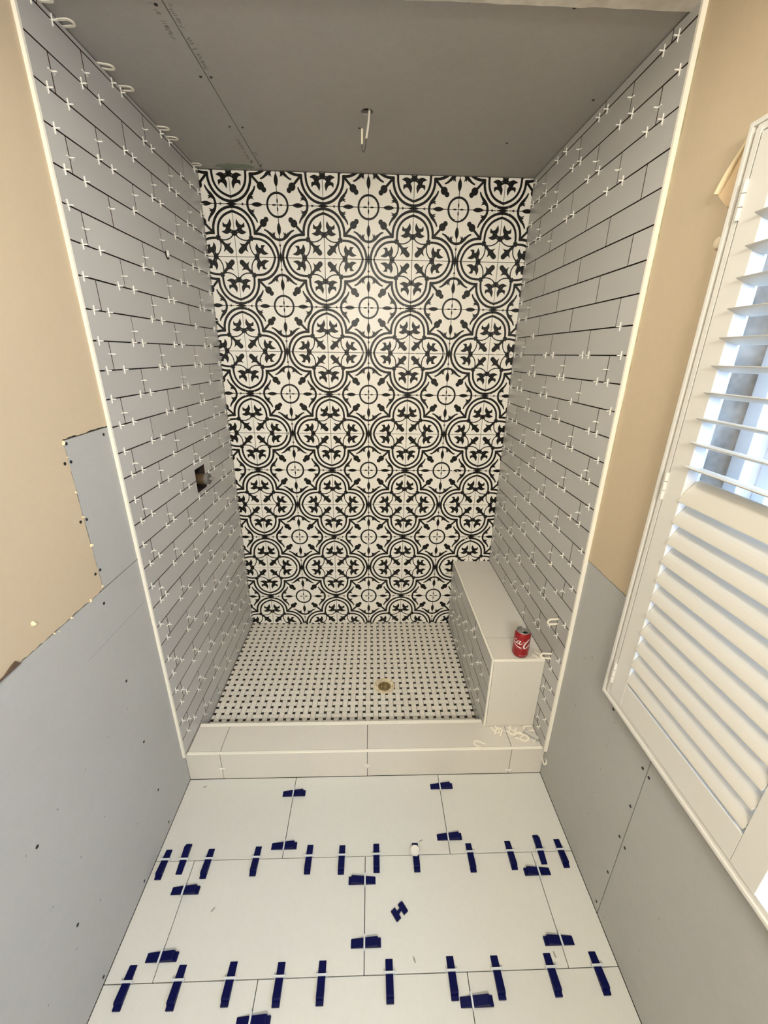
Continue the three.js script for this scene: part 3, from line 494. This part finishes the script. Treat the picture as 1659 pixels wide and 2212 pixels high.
{ // loose H-shaped piece and the white cap
  const H = new THREE.Shape([[-0.023, -0.0155], [-0.0075, -0.0155], [-0.0075, -0.0045], [0.0065, -0.0014], [0.0065, -0.0155], [0.022, -0.0155], [0.0225, 0.0125], [0.019, 0.0155], [0.0065, 0.0155], [0.0065, 0.0045], [-0.0075, 0.0045], [-0.0075, 0.0155], [-0.0225, 0.0155]].map(([x, y]) => new THREE.Vector2(x, y)));
  const h = add('levelling_insert', uvMetres(new THREE.ExtrudeGeometry(H, { depth: 0.006, bevelEnabled: true, bevelSize: 0.0006, bevelThickness: 0.0006, bevelSegments: 1 }).rotateX(-Math.PI / 2).translate(0, 0.0007, 0)), M.blue, null, [0.1068, 0, 1.4505], [0, 0.62, 0]);
  tag(h, 'loose blue H-shaped plastic piece lying on the middle floor tile', 'plastic piece');
  const c = group('plastic_cap', 'white eight-sided plastic cap resting on a blue wedge', 'cap', [0.1735, 0.0142, 1.2835]); c.rotation.y = 0.3;
  add('disc', new THREE.CylinderGeometry(0.0175, 0.0185, 0.005, 8).translate(0, 0.0025, 0), M.white, c); add('rim', new THREE.TorusGeometry(0.0155, 0.0016, 6, 8).rotateX(Math.PI / 2).translate(0, 0.005, 0), M.white, c);
}

// ------------------------------------------------------------------ soda can
{
  const W = 1024, Hh = 640, cv = document.createElement('canvas'); cv.width = W; cv.height = Hh; const c = cv.getContext('2d');
  c.fillStyle = '#920410'; c.fillRect(0, 0, W, Hh); c.strokeStyle = c.fillStyle = '#efe6e2'; c.lineCap = c.lineJoin = 'round';
  const pen = (w, f) => { c.lineWidth = w; c.beginPath(); f(); c.stroke(); };
  // the script: ...ca, a dash, then a large C with o and l, drawn as pen strokes; x runs round the can
  const word = (ox, oy) => {
    c.save(); c.translate(ox, oy);
    pen(15, () => { c.moveTo(-196, -66); c.bezierCurveTo(-222, -92, -262, -46, -250, -8); c.bezierCurveTo(-240, 24, -206, 10, -186, -12); });     // c
    pen(16, () => { c.moveTo(-118, -62); c.bezierCurveTo(-160, -84, -192, -30, -178, 2); c.bezierCurveTo(-164, 24, -132, -20, -118, -58); }); pen(17, () => { c.moveTo(-112, -70); c.bezierCurveTo(-132, -28, -146, 18, -112, 8); c.lineTo(-84, -16); }); // a
    pen(13, () => { c.moveTo(-66, -50); c.lineTo(-38, -58); });                                                                                     // dash
    pen(30, () => { c.moveTo(36, -96); c.bezierCurveTo(-20, -46, -66, 46, -36, 88); }); pen(22, () => { c.moveTo(-36, 88); c.bezierCurveTo(-10, 112, 40, 60, 58, 18); });
    pen(13, () => { c.moveTo(30, -92); c.bezierCurveTo(70, -130, 120, -160, 176, -170); }); pen(9, () => { c.moveTo(100, -120); c.bezierCurveTo(136, -136, 122, -84, 98, -62); c.bezierCurveTo(84, -50, 78, -70, 92, -84); }); // C with its flourish
    pen(15, () => { c.moveTo(92, -8); c.bezierCurveTo(60, -6, 36, 56, 62, 66); c.bezierCurveTo(96, 66, 116, -2, 92, -8); });                       // o
    pen(14, () => { c.moveTo(104, 4); c.bezierCurveTo(150, -30, 168, -80, 150, -92); c.bezierCurveTo(126, -84, 112, 66, 140, 62); c.lineTo(160, 42); });  // l
    pen(14, () => { c.moveTo(208, -16); c.bezierCurveTo(172, -30, 154, 34, 168, 54); c.bezierCurveTo(186, 62, 204, 20, 210, -12); c.bezierCurveTo(196, 30, 196, 62, 222, 48); });      // a
    pen(20, () => { c.moveTo(-256, 10); c.bezierCurveTo(-220, 70, -150, 84, -92, 92); });                                                          // ribbon under the first word
    c.restore();
  };
  c.save(); c.translate(W * 0.5, 250); c.scale(1.08, 1.08); word(0, 0); c.restore();
  c.fillStyle = 'rgba(240,215,215,0.75)'; for (let x = -230; x < 120; x += 11) if (x < -66 || x > -44) c.fillRect(W * 0.5 + x, 372 + (x < -66 ? x * 0.02 : 0), 7, 8);
  for (let x = -110; x < 30; x += 12) c.fillRect(W * 0.5 + x, 548, 8, 14);
  for (let x = 150; x < 190; x += 12) c.fillRect(W * 0.5 + x, 535, 7, 12);
  const map = new THREE.CanvasTexture(cv); map.colorSpace = THREE.SRGBColorSpace;
  const g = group('soda_can', 'red aluminium soda can with white script lettering, on the bench corner', 'can', [0.6445, BY + 0.001, 0.8375]); g.rotation.y = 0.22 + Math.PI;
  const prof = [[0.0255, 0.004], [0.0285, 0.0012], [0.0325, 0.010], [0.0331, 0.014], [0.0331, 0.1], [0.0318, 0.1055], [0.0276, 0.1155], [0.0270, 0.1175]].map(([r, y]) => new THREE.Vector2(r, y));
  const bg = new THREE.LatheGeometry(prof, 56); { const p = bg.attributes.position, u = bg.attributes.uv; for (let i = 0; i < p.count; i++) u.setY(i, p.getY(i) / 0.118); }
  add('body', bg, std({ map, roughness: 0.35, metalness: 0.2, clearcoat: 0.3, clearcoatRoughness: 0.3 }), g);
  const alu = std({ color: 0xb9b8b4, roughness: 0.3, metalness: 0.9 });
  add('rim', new THREE.LatheGeometry([[0.0270, 0.1170], [0.0274, 0.1185], [0.0274, 0.1205], [0.0262, 0.1215], [0.0252, 0.1205], [0.0248, 0.1155], [0.0232, 0.1150], [0.0225, 0.1172], [0.0, 0.1172]].map(([r, y]) => new THREE.Vector2(r, y)), 48), alu, g);
  add('foot', new THREE.LatheGeometry([[0.0262, 0.005], [0.0248, 0.0012], [0.0238, 0.0], [0.0226, 0.0012], [0.0, 0.009]].map(([r, y]) => new THREE.Vector2(r, y)), 40), alu, g);
  const tab = add('pull_tab', new THREE.TorusGeometry(0.0062, 0.0017, 6, 20).rotateX(Math.PI / 2).scale(1, 0.8, 1.25), alu, g, [0, 0.1186, 0.0045 * 1]); tab.rotation.y = 0;
  add('rivet', new THREE.CylinderGeometry(0.0022, 0.0026, 0.0018, 12), alu, g, [0, 0.118, -0.0008]);
  add('mouth', new THREE.CylinderGeometry(0.0085, 0.0085, 0.0006, 20).scale(1.25, 1, 0.8), plain(0x060505, 0.8), g, [0, 0.1174, -0.0135]);
}

// ------------------------------------------------------------------ plumbing and cable
{
  const g = group('shower_valve', 'round brown shower valve with clear stem in the square wall cut-out', 'valve', [-0.83, 1.169, 0.4455]);
  const cyl = (r0, r1, h, x) => new THREE.CylinderGeometry(r1, r0, h, 28).rotateZ(-Math.PI / 2).translate(x + h / 2, 0, 0);
  add('body', cyl(0.0235, 0.0235, 0.105, 0), std({ color: 0x5c4a36, roughness: 0.28, metalness: 0.2 }), g);
  add('collar', cyl(0.0242, 0.0242, 0.018, 0.105), plain(0x6e6b65, 0.22), g);
  add('stem', cyl(0.0075, 0.0065, 0.022, 0.123), plain(0x84807a, 0.3), g); add('stem_key', new THREE.BoxGeometry(0.034, 0.004, 0.012).translate(0.135, 0, 0), plain(0x98948c, 0.35), g);
  add('face_ring', new THREE.TorusGeometry(0.018, 0.002, 8, 28).rotateY(Math.PI / 2).translate(0.1235, 0, 0), plain(0x4c4944, 0.3), g);
  add('bracket', new THREE.BoxGeometry(0.012, 0.02, 0.085).translate(0.004, -0.028, 0), plain(0x2c2722, 0.7), g);
}
{
  const g = group('shower_pipe_stub', 'capped white pipe stub high on left tiled wall', 'pipe', [XL, 2.034, 0.447]);
  add('hole', new THREE.CylinderGeometry(0.0145, 0.0145, 0.0008, 24).rotateZ(Math.PI / 2).translate(0.0006, -0.004, -0.004), M.darkbase, g);
  add('cap', new THREE.CylinderGeometry(0.0122, 0.0118, 0.008, 24).rotateZ(-Math.PI / 2).rotateY(0.35).translate(0.006, 0, 0), plain(0xcfccc6, 0.4), g);
}
{
  const g = group('ceiling_cable', 'white electric cable dangling from a round hole in the ceiling', 'cable', [-0.0022, CEIL, 0.491]);
  const tube = (pts, r) => new THREE.TubeGeometry(new THREE.CatmullRomCurve3(pts.map((p) => new THREE.Vector3(...p))), 20, r, 8);
  const sheath = plain(0xd9d3c6, 0.5);
  add('sheath', tube([[0.012, 0.10, 0.004], [0.0085, 0.02, 0.004], [0.006, -0.02, 0.005], [0.0005, -0.055, 0.005], [-0.003, -0.073, 0.006]], 0.0038), sheath, g);
  add('conductor', tube([[-0.003, -0.072, 0.006], [-0.006, -0.098, 0.008], [-0.012, -0.111, 0.011], [-0.0165, -0.104, 0.012], [-0.017, -0.086, 0.012]], 0.0011), plain(0x2a2622, 0.6), g);
  add('stripped_end', tube([[-0.017, -0.09, 0.012], [-0.0168, -0.07, 0.0115], [-0.0165, -0.049, 0.011]], 0.0034), plain(0xe9dfc6, 0.5), g);
}

// ------------------------------------------------------------------ lamps (both outside the picture)
{
  const g = group('ceiling_light', 'round flush ceiling lamp above the curb, outside the picture', 'lamp', [0, CEIL - 0.007, 1.2]);
  add('canopy', new THREE.CylinderGeometry(0.10, 0.105, 0.012, 36).translate(0, -0.006, 0), M.white, g);
  add('lamp_disc', new THREE.CylinderGeometry(0.085, 0.085, 0.003, 36).translate(0, -0.0135, 0), std({ color: 0xffffff, emissive: WARM, emissiveIntensity: 3, roughness: 0.5 }), g);
  RectAreaLightUniformsLib.init();
  const l = new THREE.RectAreaLight(WARM, CEILING_LAMP / 0.0225, 0.15, 0.15); l.position.set(0, -0.018, 0); l.rotation.x = -Math.PI / 2; l.name = 'ceiling_lamp'; g.add(l);
}
{
  const g = group('vanity_light', 'bar of three glowing globes on the wall behind the camera', 'lamp', [0.02, 2.16, ZF - 0.002]);
  add('bar', new RoundedBoxGeometry(0.62, 0.09, 0.03, 2, 0.01).translate(0, 0, -0.016), std({ color: 0xb8b6b0, metalness: 0.9, roughness: 0.3 }), g);
  for (const x of [-0.22, 0, 0.22]) {
    add('bulb', new THREE.SphereGeometry(0.055, 20, 14), std({ color: 0xffffff, emissive: NEUTRAL, emissiveIntensity: 5, roughness: 0.4 }), g, [x, 0.01, -0.10]);
    add('socket', new THREE.CylinderGeometry(0.02, 0.026, 0.05, 16).rotateX(Math.PI / 2), M.white, g, [x, 0.01, -0.05]);
    const l = new THREE.PointLight(NEUTRAL, VANITY_LAMP); l.position.set(x, 0.01, -0.10); l.shadow.radius = 2.5; l.castShadow = true; l.name = 'vanity_lamp'; g.add(l);
  }
}

// ------------------------------------------------------------------ outdoors, seen in slivers through the slats
{
  const g = group('ground', 'pale ground outside the window', 'ground', [0, 0, 0], null, 'structure');
  box('soil', 0.95, 30, -3.1, -3.0, -20, 20, plain(0x8b939b, 0.9), g);
}
{
  const h = group('neighbour_house', 'pale neighbouring house glimpsed through the open shutter slats', 'house', [5.0, -3, -3.0]);
  const wall = plain(0xa9bfd6, 0.85); box('wall', 5.0, 5.2, -3, 2.0, -9, 6, wall, h);
  for (let k = 0; k < 30; k++) box('siding_board', 4.985, 5.0, -3 + k * 0.165, -3 + k * 0.165 + 0.155, -9, 6, wall, h);
}

scene.traverse((o) => { if (o.isMesh) o.castShadow = o.receiveShadow = true; });
renderer.render(scene, camera);
